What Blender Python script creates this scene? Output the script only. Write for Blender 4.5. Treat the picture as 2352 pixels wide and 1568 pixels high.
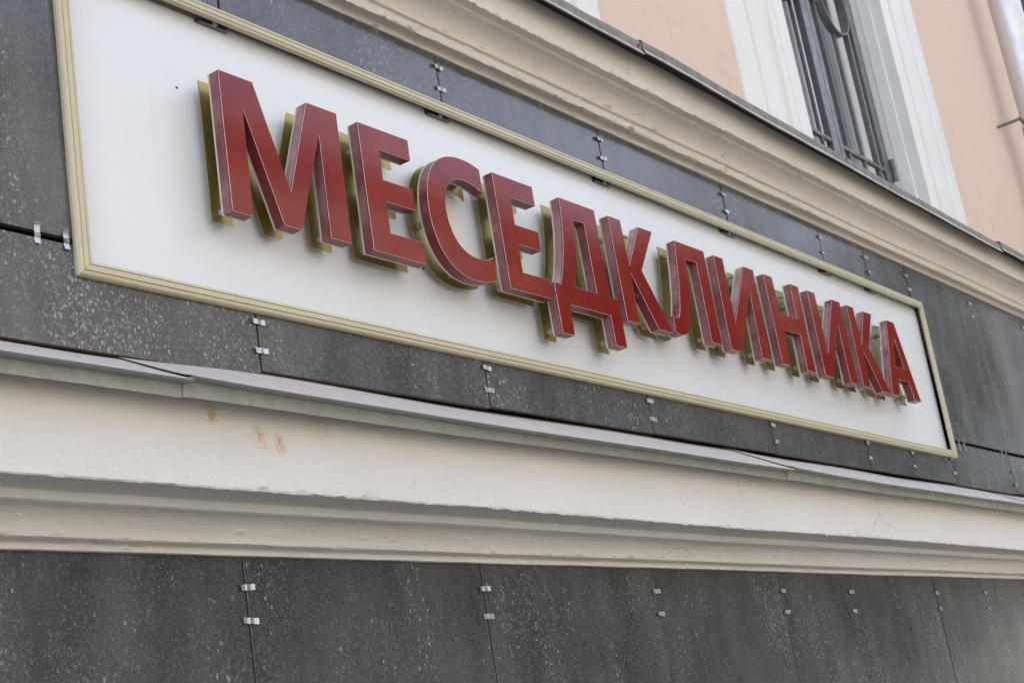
import bpy, bmesh, math, random
from mathutils import Vector, Matrix, noise
from mathutils.geometry import tessellate_polygon
for o in list(bpy.data.objects): bpy.data.objects.remove(o)
sc = bpy.context.scene; COL = sc.collection
rnd = random.Random(7)

# ------------------------------------------------------------------ camera
cam = bpy.data.cameras.new('camera'); co = bpy.data.objects.new('camera', cam); COL.objects.link(co)
RT = [[0.5916290, -0.7903903, -0.1589287], [0.1334502, 0.2904205, -0.9475479], [0.7950887, 0.5393878, 0.2772990]]
co.matrix_world = Matrix(((RT[0][0], -RT[1][0], -RT[2][0], 0), (RT[0][1], -RT[1][1], -RT[2][1], -1.625),
                          (RT[0][2], -RT[1][2], -RT[2][2], 0), (0, 0, 0, 1)))
cam.sensor_fit = 'HORIZONTAL'; cam.sensor_width = 22.3; cam.lens = 3496.93/2352*22.3
cam.clip_start = 0.05; cam.clip_end = 2000
cam.dof.use_dof = True; cam.dof.focus_distance = 2.75; cam.dof.aperture_fstop = 7.1
sc.camera = co
GZ = -1.6                                   # pavement level below the camera
# ------------------------------------------------------------------ sky, sun, exposure
w = bpy.data.worlds.new('World'); sc.world = w; w.use_nodes = True
wn = w.node_tree; bg = wn.nodes['Background']
sky = wn.nodes.new('ShaderNodeTexSky'); sky.sky_type = 'NISHITA'; sky.sun_disc = False
SUN_EL, SUN_ROT = math.radians(48), math.radians(22)
sky.sun_elevation = SUN_EL; sky.sun_rotation = SUN_ROT
sky.air_density = 1.0; sky.dust_density = 2.5; sky.ozone_density = 1.0
hs = wn.nodes.new('ShaderNodeHueSaturation'); hs.inputs['Saturation'].default_value = 0.62
wn.links.new(sky.outputs[0], hs.inputs['Color']); wn.links.new(hs.outputs[0], bg.inputs[0])
bg.inputs[1].default_value = 0.15
sd = bpy.data.lights.new('sun', 'SUN'); so = bpy.data.objects.new('sun', sd); COL.objects.link(so)
sd.energy = 2.0; sd.angle = math.radians(0.6); sd.color = (1.0, 0.91, 0.78)
dv = Vector((math.sin(SUN_ROT)*math.cos(SUN_EL), math.cos(SUN_ROT)*math.cos(SUN_EL), math.sin(SUN_EL)))
so.rotation_euler = dv.to_track_quat('Z', 'Y').to_euler()
so.location = (4, 8, 16)
sc.view_settings.view_transform = 'Standard'; sc.view_settings.look = 'None'
sc.view_settings.exposure = 2.4; sc.view_settings.gamma = 1.0; sc.view_settings.use_curve_mapping = False
sc.render.engine = 'CYCLES'; sc.cycles.max_bounces = 8

# ------------------------------------------------------------------ materials
def hexc(r, g, b): return (r, g, b, 1)
class N:
    def __init__(s, name):
        s.m = bpy.data.materials.new(name); s.m.use_nodes = True; s.t = s.m.node_tree
        s.b = s.t.nodes['Principled BSDF']
        s.geo = s.t.nodes.new('ShaderNodeNewGeometry')
    def set(s, **k):
        for a, v in k.items():
            i = s.b.inputs[a.replace('_', ' ')]
            if hasattr(v, 'is_linked'): s.t.links.new(v, i)
            else: i.default_value = v
        return s
    def node(s, ty, **props):
        n = s.t.nodes.new(ty)
        for a, v in props.items(): setattr(n, a, v)
        return n
    def con(s, sock, v):
        if hasattr(v, 'is_linked'): s.t.links.new(v, sock)
        else: sock.default_value = v
    def pos(s, scale=(1, 1, 1), off=None):
        v = s.geo.outputs['Position']
        if off is not None:
            a = s.node('ShaderNodeVectorMath', operation='ADD'); s.con(a.inputs[0], v); s.con(a.inputs[1], off); v = a.outputs[0]
        a = s.node('ShaderNodeVectorMath', operation='MULTIPLY'); s.con(a.inputs[0], v); a.inputs[1].default_value = scale
        return a.outputs[0]
    def rand_off(s, k=60.0):
        oi = s.node('ShaderNodeObjectInfo'); a = s.node('ShaderNodeVectorMath', operation='MULTIPLY')
        cx = s.node('ShaderNodeCombineXYZ')
        for i in range(3): s.con(cx.inputs[i], oi.outputs['Random'])
        s.con(a.inputs[0], cx.outputs[0]); a.inputs[1].default_value = (k, k*.37, k*1.7)
        return a.outputs[0]
    def noise(s, vec, scale, detail=3, rough=.55, dist=0.0):
        n = s.node('ShaderNodeTexNoise'); s.con(n.inputs['Vector'], vec); n.inputs['Scale'].default_value = scale
        n.inputs['Detail'].default_value = detail; n.inputs['Roughness'].default_value = rough; n.inputs['Distortion'].default_value = dist
        return n.outputs['Fac']
    def vor(s, vec, scale, feat='F1', rnd_=1.0):
        n = s.node('ShaderNodeTexVoronoi', feature=feat); s.con(n.inputs['Vector'], vec); n.inputs['Scale'].default_value = scale
        n.inputs['Randomness'].default_value = rnd_
        return n.outputs['Distance']
    def ramp(s, fac, lo, hi, a=0.0, b=1.0):
        n = s.node('ShaderNodeMapRange'); s.con(n.inputs[0], fac)
        for i, v in zip((1, 2, 3, 4), (lo, hi, a, b)): n.inputs[i].default_value = v
        return n.outputs[0]
    def math(s, op, a, b=0.0):
        n = s.node('ShaderNodeMath', operation=op); s.con(n.inputs[0], a); s.con(n.inputs[1], b)
        return n.outputs[0]
    def mix(s, fac, a, b):
        n = s.node('ShaderNodeMix', data_type='RGBA'); s.con(n.inputs[0], fac)
        s.con(n.inputs[6], a); s.con(n.inputs[7], b); return n.outputs[2]
    def bump(s, h, strength=.3, dist=.002):
        n = s.node('ShaderNodeBump'); s.con(n.inputs['Height'], h); n.inputs['Strength'].default_value = strength
        n.inputs['Distance'].default_value = dist; s.t.links.new(n.outputs[0], s.b.inputs['Normal']); return s
    def blob(s, c, r, vec):
        n = s.node('ShaderNodeVectorMath', operation='DISTANCE'); s.con(n.inputs[0], vec); n.inputs[1].default_value = c
        return s.ramp(n.outputs['Value'], r, r*.25)

def warp(n, amt=.03, scale=18):
    nn = n.node('ShaderNodeTexNoise'); n.con(nn.inputs['Vector'], n.geo.outputs['Position']); nn.inputs['Scale'].default_value = scale
    nn.inputs['Detail'].default_value = 4
    a = n.node('ShaderNodeVectorMath', operation='SUBTRACT'); n.con(a.inputs[0], nn.outputs['Color']); a.inputs[1].default_value = (.5, .5, .5)
    b = n.node('ShaderNodeVectorMath', operation='MULTIPLY'); n.con(b.inputs[0], a.outputs[0]); b.inputs[1].default_value = (amt*2,)*3
    c = n.node('ShaderNodeVectorMath', operation='ADD'); n.con(c.inputs[0], n.geo.outputs['Position']); n.con(c.inputs[1], b.outputs[0])
    return c.outputs[0]

def plaster(name, c, stains=(), dirt=.25, bumpk=.6, cracks=.45):
    n = N(name)
    big = n.noise(n.pos((1, 1, 2)), 2.3, 5, .6)
    col = n.mix(n.ramp(big, .35, .75), c, tuple(x*y for x, y in zip(c[:3], (.93, .92, .90)))+(1,))
    sp = n.noise(n.pos((1, 1, 1)), 55, 4, .7)
    col = n.mix(n.math('MULTIPLY', n.ramp(sp, .66, .8), dirt), col, hexc(.30, .26, .21))
    wv = warp(n, .016, 42)
    for (cx, cy, cz, r, k) in stains:
        f = n.blob((cx, cy, cz), r, wv)
        f = n.math('MULTIPLY', f, n.ramp(n.noise(n.pos((1, 1, .55)), 120, 5, .75), .38, .62))
        col = n.mix(n.math('MULTIPLY', f, k), col, hexc(.66, .27, .11))
    ve = n.node('ShaderNodeTexVoronoi', feature='DISTANCE_TO_EDGE'); n.con(ve.inputs['Vector'], warp(n, .05, 9)); ve.inputs['Scale'].default_value = 2.6
    crk = n.math('MULTIPLY', n.ramp(ve.outputs['Distance'], .0035, .0015), n.ramp(n.noise(n.pos(), 2.2, 2), .56, .60))
    col = n.mix(n.math('MULTIPLY', crk, cracks), col, hexc(.25, .21, .17))
    spk = n.ramp(n.vor(n.pos((1, 1, 1)), 34), .045, .025)
    col = n.mix(n.math('MULTIPLY', n.math('MULTIPLY', spk, n.ramp(n.noise(n.pos(), 5, 2), .56, .60)), .7), col, hexc(.16, .11, .08))
    br = n.noise(n.pos((6, 60, 60)), 6, 4, .65)
    lump = n.noise(n.pos(), 26, 5, .6)
    h = n.math('ADD', n.math('MULTIPLY', br, .5), lump)
    n.set(Base_Color=col, Roughness=.55, Specular_IOR_Level=.35).bump(h, bumpk, .004)
    return n.m
M = {}
STAINS = [(1.4893, -0.0785, 0.5791, 0.0175, 0.84), (1.4964, -0.0785, 0.57, 0.013749999999999998, 1), (1.5845, -0.0785, 0.5477, 0.025, 0.6), (1.6219, -0.0785, 0.5401, 0.02, 1), (1.7181, -0.0785, 0.5751, 0.0375, 0.36)]
M['cornice_lower'] = plaster('white paint on lower cornice', hexc(.81, .785, .735),
    STAINS)
M['cornice_upper'] = plaster('cream paint on upper cornice', hexc(.79, .755, .68),
    [(2.6, -.05, 1.48, .03, .35), (3.1, -.05, 1.47, .025, .3)], .35, .9)
M['trim'] = plaster('white paint on window surround', hexc(.78, .765, .735), (), .15, .35, .0)

def pink_wall():
    n = N('peach plaster')
    big = n.noise(n.pos((1, 1, .6)), 1.7, 6, .6)
    col = n.mix(n.ramp(big, .3, .75), hexc(.735, .548, .445), hexc(.69, .525, .435))
    st = n.noise(n.pos((1, 1, 1.0)), 7, 6, .7, .6)
    z = n.node('ShaderNodeSeparateXYZ'); n.con(z.inputs[0], n.geo.outputs['Position'])
    low = n.ramp(z.outputs['Z'], 2.45, 1.75)
    f = n.math('MULTIPLY', n.ramp(st, .53, .72), low)
    col = n.mix(n.math('MULTIPLY', f, .55), col, hexc(.50, .40, .34))
    n.set(Base_Color=col, Roughness=.75, Specular_IOR_Level=.2).bump(n.math('ADD', n.noise(n.pos(), 90, 4, .6), n.noise(n.pos(), 9, 3, .5)), .25, .002)
    return n.m
M['pink'] = pink_wall()

def tile_mat():
    n = N('dark grey stoneware tile')
    off = n.rand_off()
    st = n.pos((1, 1, .42), off)
    base = n.noise(st, 9, 6, .65)
    streak = n.noise(n.pos((1, 1, .16), off), 16, 5, .6)
    col = n.mix(n.ramp(base, .34, .68), hexc(.052, .0515, .054), hexc(.102, .1005, .104))
    col = n.mix(n.math('MULTIPLY', n.ramp(streak, .50, .74), .6), col, hexc(.118, .115, .115))
    grain = n.noise(n.pos((1, 1, .6), off), 330, 3, .6)
    col = n.mix(n.math('MULTIPLY', n.ramp(grain, .52, .72), .55), col, hexc(.21, .205, .20))
    # flakes: small pale chips gathered in vertical drifts, a few larger worn patches
    cl = n.ramp(n.noise(n.pos((1, 1, .38), off), 7.5, 5, .62), .36, .66)
    cl2 = n.ramp(n.noise(n.pos((1, 1, .55), off), 3.1, 3, .55), .40, .64, .35, 1.0)
    cl = n.math('MULTIPLY', cl, cl2)
    def chips(scale, thr, size, st=(1.2, 1, .8)):
        wn1 = n.node('ShaderNodeTexNoise'); n.con(wn1.inputs['Vector'], n.pos(st, off)); wn1.inputs['Scale'].default_value = scale*1.6; wn1.inputs['Detail'].default_value = 2
        sb = n.node('ShaderNodeVectorMath', operation='SUBTRACT'); n.con(sb.inputs[0], wn1.outputs['Color']); sb.inputs[1].default_value = (.5, .5, .5)
        ml = n.node('ShaderNodeVectorMath', operation='MULTIPLY'); n.con(ml.inputs[0], sb.outputs[0]); ml.inputs[1].default_value = (1.5/scale,)*3
        ad = n.node('ShaderNodeVectorMath', operation='ADD'); n.con(ad.inputs[0], n.pos(st, off)); n.con(ad.inputs[1], ml.outputs[0])
        v = n.node('ShaderNodeTexVoronoi'); n.con(v.inputs['Vector'], ad.outputs[0]); v.inputs['Scale'].default_value = scale
        c = n.node('ShaderNodeSeparateXYZ'); n.con(c.inputs[0], v.outputs['Color'])
        pick = n.ramp(n.math('ADD', c.outputs['X'], n.math('MULTIPLY', cl, .75)), thr, thr+.10)
        rad = n.math('MULTIPLY', c.outputs['Y'], size)
        ins = n.ramp(n.math('SUBTRACT', v.outputs['Distance'], rad), .06, -.06)
        return n.math('MULTIPLY', n.math('MULTIPLY', pick, ins), n.ramp(c.outputs['Z'], 0, 1, .45, 1.0))
    f1 = chips(190, 1.16, .60, (1.35, 1, .8)); f2 = chips(84, 1.50, .45, (1.3, 1, .75)); f3 = chips(330, .86, .55, (1.2, 1, .9))
    wsp = n.math('MULTIPLY', n.ramp(n.noise(n.pos((1.4, 1, .75), off), 125, 2, .55, 1.2), .615, .70), n.math('MULTIPLY', cl, .6))
    fl = n.math('MAXIMUM', n.math('MAXIMUM', f1, f2), n.math('MAXIMUM', n.math('MULTIPLY', f3, .55), wsp))
    col = n.mix(n.math('MULTIPLY', fl, .66), col, hexc(.52, .515, .52))
    rough = n.ramp(base, .3, .7, .10, .17)
    n.set(Base_Color=col, Roughness=rough, IOR=1.5, Specular_IOR_Level=.40)
    n.bump(n.math('ADD', n.noise(n.pos((1, 1, 1), off), 42, 3, .5), n.math('MULTIPLY', n.noise(n.pos((1, 1, 1), off), 6, 2, .5), 2)), .035, .003)
    return n.m
M['tile'] = tile_mat()
n = N('brown tile body'); n.set(Base_Color=n.mix(n.noise(n.pos(), 80, 3), hexc(.075, .052, .038), hexc(.16, .11, .075)), Roughness=.85); M['tile_body'] = n.m
n = N('dark cavity wall'); n.set(Base_Color=hexc(.03, .029, .028), Roughness=.9); M['cavity'] = n.m

def metal(name, c, rough=.35, var=.12, met=1.0, spangle=True, stain=None):
    n = N(name)
    a = n.noise(n.pos(), 35, 4, .6); b = n.vor(n.pos(), 110)
    col = n.mix(n.ramp(a, .3, .7), c, tuple(x*(1-var*2) for x in c[:3])+(1,))
    if spangle: col = n.mix(n.math('MULTIPLY', n.ramp(b, .2, .7), .25), col, tuple(min(1, x*1.2) for x in c[:3])+(1,))
    if stain:
        s = n.ramp(n.noise(n.pos((1, 1, 1)), 5, 5, .65, .8), .56, .75)
        col = n.mix(n.math('MULTIPLY', s, stain[1]), col, stain[0])
    n.set(Base_Color=col, Metallic=met, Roughness=n.ramp(a, .3, .7, rough*.8, rough*1.25)).bump(a, .08, .002)
    return n.m
M['galv'] = metal('bright zinc steel', hexc(.50, .525, .54), .38)
M['flash_lo'] = metal('pale flashing paint and lit hem', hexc(.56, .49, .445), .6, .08, .0, False, (hexc(.70, .50, .40), .45))
M['flash_skirt'] = metal('weathered zinc skirt', hexc(.44, .455, .41), .5, .12, .35, True, (hexc(.40, .33, .22), .35))
M['flash_up'] = metal('dull zinc flashing', hexc(.215, .20, .165), .7, .16, .0, True, (hexc(.16, .125, .09), .5))
M['pipe'] = metal('zinc downpipe', hexc(.70, .70, .705), .46, .05, .6, False)
M['grille'] = metal('grey paint on grille iron', hexc(.13, .132, .142), .45, .18, .1, True, (hexc(.26, .13, .06), .35))
M['bracket'] = metal('dark zinc bracket', hexc(.20, .20, .19), .45, .15, .7, False)

n = N('champagne frame'); n.set(Base_Color=n.mix(n.noise(n.pos(), 3, 3), hexc(.575, .515, .345), hexc(.54, .485, .33)), Roughness=.38, Metallic=.0, Specular_IOR_Level=.55); M['frame'] = n.m
n = N('frame groove'); n.set(Base_Color=hexc(.36, .28, .15), Roughness=.6); M['groove'] = n.m
n = N('white sign panel')
pn = n.noise(n.pos((1, 1, 1)), 1.1, 4, .5); dm = n.ramp(n.noise(n.pos(), 160, 2, .6), .74, .80)
stk = n.math('MULTIPLY', n.ramp(n.noise(n.pos((1, 1, .07)), 22, 5, .65, .3), .50, .74), n.ramp(n.noise(n.pos(), 3.5, 3, .6), .40, .62))
pcol = n.mix(n.math('MULTIPLY', stk, .07), n.mix(n.ramp(pn, .3, .7), hexc(.79, .80, .81), hexc(.765, .775, .79)), hexc(.42, .38, .33))
n.set(Base_Color=n.mix(n.math('MULTIPLY', dm, .25), pcol, hexc(.4, .36, .32)), Roughness=.22, Specular_IOR_Level=.45)
n.bump(n.noise(n.pos((1, 1, 1)), 3.2, 2, .5), .05, .01); M['panel'] = n.m
n = N('dark red acrylic face')
fd = n.ramp(n.noise(n.pos(), 520, 2, .6), .68, .78); big = n.noise(n.pos((1, 1, 1.5)), 6, 4, .6, .5)
col = n.mix(n.ramp(big, .3, .75), hexc(.18, .008, .010), hexc(.245, .024, .010))
col = n.mix(n.math('MULTIPLY', fd, .14), col, hexc(.5, .33, .30))
smear = n.ramp(n.noise(n.pos((1, 1, 1.2)), 13, 5, .6, 1.2), .64, .80)
col = n.mix(n.math('MULTIPLY', smear, .25), col, hexc(.42, .17, .12))
n.set(Base_Color=col, Roughness=n.ramp(smear, 0, 1, .09, .26), Specular_IOR_Level=.27)
n.bump(n.noise(n.pos((1, 1, .7)), 60, 3, .6), .05, .002); M['red'] = n.m
def red_side():
    n = N('mottled red letter side')
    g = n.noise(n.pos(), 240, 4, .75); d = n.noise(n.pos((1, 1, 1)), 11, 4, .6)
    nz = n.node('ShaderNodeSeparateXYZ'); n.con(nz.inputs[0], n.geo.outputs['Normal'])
    up = n.ramp(nz.outputs['Z'], -.30, .38, .06, .95)          # pale mottling, strongest on sides that face up, faint on undersides
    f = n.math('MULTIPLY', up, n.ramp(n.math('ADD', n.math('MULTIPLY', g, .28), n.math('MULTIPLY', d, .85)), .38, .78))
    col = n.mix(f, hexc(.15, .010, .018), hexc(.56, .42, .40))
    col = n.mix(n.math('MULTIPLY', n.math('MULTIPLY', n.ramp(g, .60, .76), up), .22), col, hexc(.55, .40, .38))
    sx = n.node('ShaderNodeSeparateXYZ'); n.con(sx.inputs[0], n.geo.outputs['Position'])
    r = n.math('MULTIPLY', n.ramp(n.noise(n.pos((1, 1, 1), n.rand_off(9)), 13, 5, .7, .5), .57, .72), n.ramp(n.math('ABSOLUTE', n.math('SUBTRACT', sx.outputs['X'], 2.8)), .75, .45))
    col = n.mix(n.math('MULTIPLY', r, .75), col, hexc(.58, .22, .07))
    n.set(Base_Color=col, Roughness=n.ramp(f, 0, 1, .30, .8), Specular_IOR_Level=.4).bump(g, .08, .001)
    return n.m
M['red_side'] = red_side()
n = N('worn white edge'); e = n.noise(n.pos(), 120, 3, .7)
n.set(Base_Color=n.mix(n.ramp(e, .28, .48), hexc(.42, .12, .12), hexc(.66, .56, .55)), Roughness=.5); M['edge'] = n.m
n = N('cream acrylic backing'); n.set(Base_Color=n.mix(n.noise(n.pos(), 60, 3), hexc(.62, .56, .46), hexc(.54, .47, .37)), Roughness=.5); M['backing'] = n.m
n = N('gold mirror plate'); gn = n.noise(n.pos(), 14, 3, .5)
n.set(Base_Color=n.mix(gn, hexc(.38, .305, .12), hexc(.33, .26, .09)), Metallic=.85, Roughness=.30).bump(gn, .05, .004); M['gold'] = n.m
n = N('translucent spacer'); n.set(Base_Color=hexc(.44, .41, .36), Roughness=.4); M['spacer'] = n.m
n = N('rusty cable'); n.set(Base_Color=hexc(.16, .06, .03), Roughness=.6); M['cable'] = n.m
n = N('dark hole'); n.set(Base_Color=hexc(.02, .015, .012), Roughness=.8); M['hole'] = n.m
n = N('window glass'); n.set(Base_Color=hexc(.9, .95, .95), Roughness=.02, Transmission_Weight=1.0, IOR=1.45); M['glass'] = n.m
n = N('white window frame'); n.set(Base_Color=hexc(.80, .80, .79), Roughness=.35); M['pvc'] = n.m
n = N('room inside'); n.set(Base_Color=hexc(.55, .53, .50), Roughness=.9); M['room'] = n.m
def slabs(name, a, b, sx, sy, joint=.012):
    n = N(name)
    br = n.node('ShaderNodeTexBrick'); n.con(br.inputs['Vector'], n.pos()); br.inputs['Scale'].default_value = 1
    br.inputs['Brick Width'].default_value = sx; br.inputs['Row Height'].default_value = sy; br.inputs['Mortar Size'].default_value = joint
    br.inputs['Color1'].default_value = a; br.inputs['Color2'].default_value = b; br.inputs['Mortar'].default_value = tuple(x*.45 for x in a[:3])+(1,)
    col = n.mix(n.math('MULTIPLY', n.noise(n.pos(), 7, 5, .7), .4), br.outputs['Color'], tuple(x*.7 for x in a[:3])+(1,))
    n.set(Base_Color=col, Roughness=.85); return n.m
M['paving'] = slabs('warm paving slabs', hexc(.15, .135, .115), hexc(.13, .118, .10), .4, .4)
n = N('asphalt'); n.set(Base_Color=n.mix(n.noise(n.pos(), 120, 3), hexc(.06, .06, .06), hexc(.09, .088, .085)), Roughness=.9); M['asphalt'] = n.m
M['setts'] = slabs('street setts', hexc(.26, .235, .20), hexc(.22, .20, .17), .2, .12, .01)
n = N('kerb stone'); n.set(Base_Color=n.mix(n.noise(n.pos(), 40, 3), hexc(.32, .31, .29), hexc(.24, .23, .22)), Roughness=.85); M['kerb'] = n.m
n = N('ground earth'); n.set(Base_Color=n.mix(n.noise(n.pos(), .4, 5), hexc(.20, .18, .14), hexc(.12, .14, .07)), Roughness=1.0); M['earth'] = n.m
n = N('bark'); n.set(Base_Color=n.mix(n.noise(n.pos((3, 3, .6)), 9, 5), hexc(.06, .045, .034), hexc(.13, .10, .075)), Roughness=.95).bump(n.noise(n.pos((4, 4, .5)), 9, 5), .6, .02); M['bark'] = n.m
n = N('leaf'); lf = n.noise(n.pos(), 1.6, 3)
n.set(Base_Color=n.mix(lf, hexc(.030, .046, .020), hexc(.055, .070, .028)), Roughness=.5, Specular_IOR_Level=.3); M['leaf'] = n.m
n = N('ochre facade'); n.set(Base_Color=n.mix(n.noise(n.pos(), 1.2, 5), hexc(.36, .335, .30), hexc(.31, .29, .26)), Roughness=.85); M['ochre'] = n.m
n = N('dark window pane'); n.set(Base_Color=hexc(.03, .035, .04), Roughness=.08); M['darkpane'] = n.m
n = N('roof metal sheet'); n.set(Base_Color=hexc(.22, .17, .15), Roughness=.5); M['roof'] = n.m

# ------------------------------------------------------------------ builders
WL = {}
def adopt(o, parent):
    if parent is not None:
        o.parent = parent; o.matrix_parent_inverse = Matrix.Translation(-WL.get(parent.name, Vector((0, 0, 0))))
def link(name, me, mats, parent=None, smooth=None):
    for m in (mats if isinstance(mats, (list, tuple)) else [mats]): me.materials.append(m)
    o = bpy.data.objects.new(name, me); COL.objects.link(o)
    adopt(o, parent)
    if smooth is not None:
        me.polygons.foreach_set('use_smooth', [True]*len(me.polygons)); me.set_sharp_from_angle(angle=math.radians(smooth))
    me.update(); return o
def mesh(name, V, F, mats, parent=None, smooth=None, mi=None, recalc=True):
    me = bpy.data.meshes.new(name); me.from_pydata([tuple(v) for v in V], [], F)
    if mi: me.polygons.foreach_set('material_index', mi)
    if recalc:
        bm = bmesh.new(); bm.from_mesh(me); bmesh.ops.recalc_face_normals(bm, faces=bm.faces); bm.to_mesh(me); bm.free()
    return link(name, me, mats, parent, smooth)
def tag(o, label=None, cat=None, group=None, kind=None):
    for k, v in (('label', label), ('category', cat), ('group', group), ('kind', kind)):
        if v: o[k] = v
    return o
def empty(name, loc=(0, 0, 0), parent=None):
    o = bpy.data.objects.new(name, None); COL.objects.link(o); o.location = loc; o.empty_display_size = .1
    WL[o.name] = Vector(loc); adopt(o, parent)
    return o
class MB:
    def __init__(s): s.V = []; s.F = []; s.mi = []
    def box(s, x0, x1, y0, y1, z0, z1, m=0, faces='xXyYzZ'):
        b = len(s.V); s.V += [(x, y, z) for x in (x0, x1) for y in (y0, y1) for z in (z0, z1)]
        Q = dict(x=(0, 1, 3, 2), X=(4, 6, 7, 5), y=(0, 4, 5, 1), Y=(2, 3, 7, 6), z=(0, 2, 6, 4), Z=(1, 5, 7, 3))
        for k in faces: s.F.append(tuple(b+i for i in Q[k])); s.mi.append(m)
        return s
    def bevbox(s, x0, x1, y0, y1, z0, z1, c, m=0, ms=None):
        # box whose front (-Y) edges are chamfered by c
        if ms is None: ms = m
        b = len(s.V)
        s.V += [(x0+c, y0, z0+c), (x1-c, y0, z0+c), (x1-c, y0, z1-c), (x0+c, y0, z1-c), (x0, y0+c, z0), (x1, y0+c, z0), (x1, y0+c, z1), (x0, y0+c, z1),
                (x0, y1, z0), (x1, y1, z0), (x1, y1, z1), (x0, y1, z1)]
        s.F.append((b, b+1, b+2, b+3)); s.mi.append(m)
        for r, mm in ((0, m), (4, ms)):
            for i in range(4):
                j = (i+1) % 4; s.F.append((b+r+i, b+r+4+i, b+r+4+j, b+r+j)); s.mi.append(mm)
        s.F.append((b+11, b+10, b+9, b+8)); s.mi.append(ms); return s
    def tube(s, pts, r, k=10, m=0, cap=True):
        pts = [Vector(p) for p in pts]; b0 = len(s.V); rs = r if isinstance(r, (list, tuple)) else [r]*len(pts)
        up = None
        for i, p in enumerate(pts):
            d = (pts[min(i+1, len(pts)-1)]-pts[max(i-1, 0)]).normalized()
            if up is None: up = d.orthogonal().normalized()
            up = (up-d*up.dot(d)).normalized(); q = d.cross(up)
            for j in range(k):
                a = 2*math.pi*j/k; s.V.append(p+(up*math.cos(a)+q*math.sin(a))*rs[i])
        for i in range(len(pts)-1):
            for j in range(k):
                a = b0+i*k+j; c = b0+i*k+(j+1) % k; s.F.append((a, c, c+k, a+k)); s.mi.append(m)
        if cap:
            s.F.append(tuple(b0+j for j in reversed(range(k)))); s.mi.append(m)
            s.F.append(tuple(b0+(len(pts)-1)*k+j for j in range(k))); s.mi.append(m)
        return s
    def build(s, name, mats, parent=None, smooth=None): return mesh(name, s.V, s.F, mats, parent, smooth, s.mi)
def nz(*a): return noise.noise(Vector(a))
def sweep(name, prof, xs, fn, mats, parent=None, smooth=40, closed=False, caps=True, mif=None):
    P = len(prof); V = []; F = []; mi = []
    for x in xs:
        for i, (y, z) in enumerate(prof): V.append((x,)+tuple(fn(x, i, y, z)))
    n = len(xs); e = P if closed else P-1
    for a in range(n-1):
        for i in range(e):
            j = (i+1) % P; F.append((a*P+i, a*P+j, (a+1)*P+j, (a+1)*P+i)); mi.append(mif(i) if mif else 0)
    if caps and closed:
        mi += [0, 0]; F.append(tuple(range(P))); F.append(tuple(reversed(range((n-1)*P, n*P))))
    return mesh(name, V, F, mats, parent, smooth, mi)
def copytree(o, parent, off):
    c = o.copy(); COL.objects.link(c); c.parent = parent
    if off is not None: c.location = Vector(o.location)+Vector(off)
    for ch in list(o.children): copytree(ch, c, None)
    return c

# ================================================================== setting: ground, street
XE = 7.0                                     # far corner of the building
tag(MB().box(-400, 500, -400, 500, GZ-.5, GZ-.16).build('ground', M['earth']), kind='structure')
tag(MB().box(-60, 120, -11.6, -4.0, GZ-.30, GZ-.12).build('road', M['asphalt']), kind='structure')
def pave(name, x0, x1, y0, y1, kerb_y):
    p = tag(MB().box(x0, x1, y0, y1, GZ-.3, GZ).build(name, M['paving']), kind='structure')
    for i in range(24):
        x = -12+i*2.0; MB().bevbox(x+.004, x+1.996, kerb_y, kerb_y+.15, GZ-.25, GZ-.004, .01).build('kerb_stone', M['kerb'], p)
    return p
pave('pavement', -60, 120, -3.84, .5, -3.99)
pave('far_pavement', -60, 120, -14.9, -11.76, -11.75)

# ================================================================== the building
B = empty('street_building', (3.0, .3, GZ))
tag(B, 'peach plastered building with white cornices and dark tiled ground floor', 'building')

# --- dark stoneware cladding: a recessed backing, every tile and clip on it
def tile(x0, x1, z0, z1, yf, parent, joint=.0028):
    o = MB().bevbox(0, x1-x0-2*joint, 0, .0105, 0, z1-z0-2*joint, .0007, 0, 1).build('tile', [M['tile'], M['tile_body']], parent)
    o.location = (x0+joint, yf+rnd.uniform(-.0008, .0008), z0+joint)
    o.rotation_euler = (rnd.uniform(-.0012, .0012), rnd.uniform(-.001, .001), rnd.uniform(-.0012, .0012))
    return o
def clip_mesh():
    prof = [(-16, 4.2), (-15, 3.9), (-13, 2.6), (-9, 1.7), (-5, 1.6), (-1.2, 2.2), (-.3, .9), (.5, .9), (1.3, 3.0), (3, 2.6), (6.5, 1.2), (9, 1.3), (15.4, 2.5), (16, 2.2)]
    V = []; F = []; t = .8
    for s, h in prof:
        for zz in (-4.6, 4.6): V += [(s/1000, -h/1000-.0004, zz/1000), (s/1000, -(h-t)/1000-.0004, zz/1000)]
    k = 4
    for i in range(len(prof)-1):
        a = i*k; b = a+k
        F += [(a, a+2, b+2, b), (a+1, b+1, b+3, a+3), (a, b, b+1, a+1), (a+2, a+3, b+3, b+2)]
    F += [(0, 1, 3, 2), (len(V)-4, len(V)-2, len(V)-1, len(V)-3)]
    me = bpy.data.meshes.new('tile_clip'); me.from_pydata(V, [], F); me.materials.append(M['galv']); return me
CM = clip_mesh()
def clip(x, y, z, parent, vert=False):
    o = bpy.data.objects.new('tile_clip', CM); COL.objects.link(o); adopt(o, parent)
    o.location = (x+.001, y, z); o.rotation_euler = (rnd.uniform(-.10, .10), (math.pi/2 if vert else 0)+rnd.uniform(-.07, .07), rnd.uniform(-.08, .08))
    o.scale = (rnd.uniform(.94, 1.05), rnd.uniform(.9, 1.6), 1.0)
up = MB().box(-1.5, XE, .075, .32, .55, 1.70).build('cladding', M['cavity'], B)
JU = [-1.31, -.71, -.11, .487, 1.087, 1.687, 2.289, 2.889, 3.491, 4.084, 4.414, 4.744, 5.337, 5.937, 6.537, 6.995]
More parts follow.
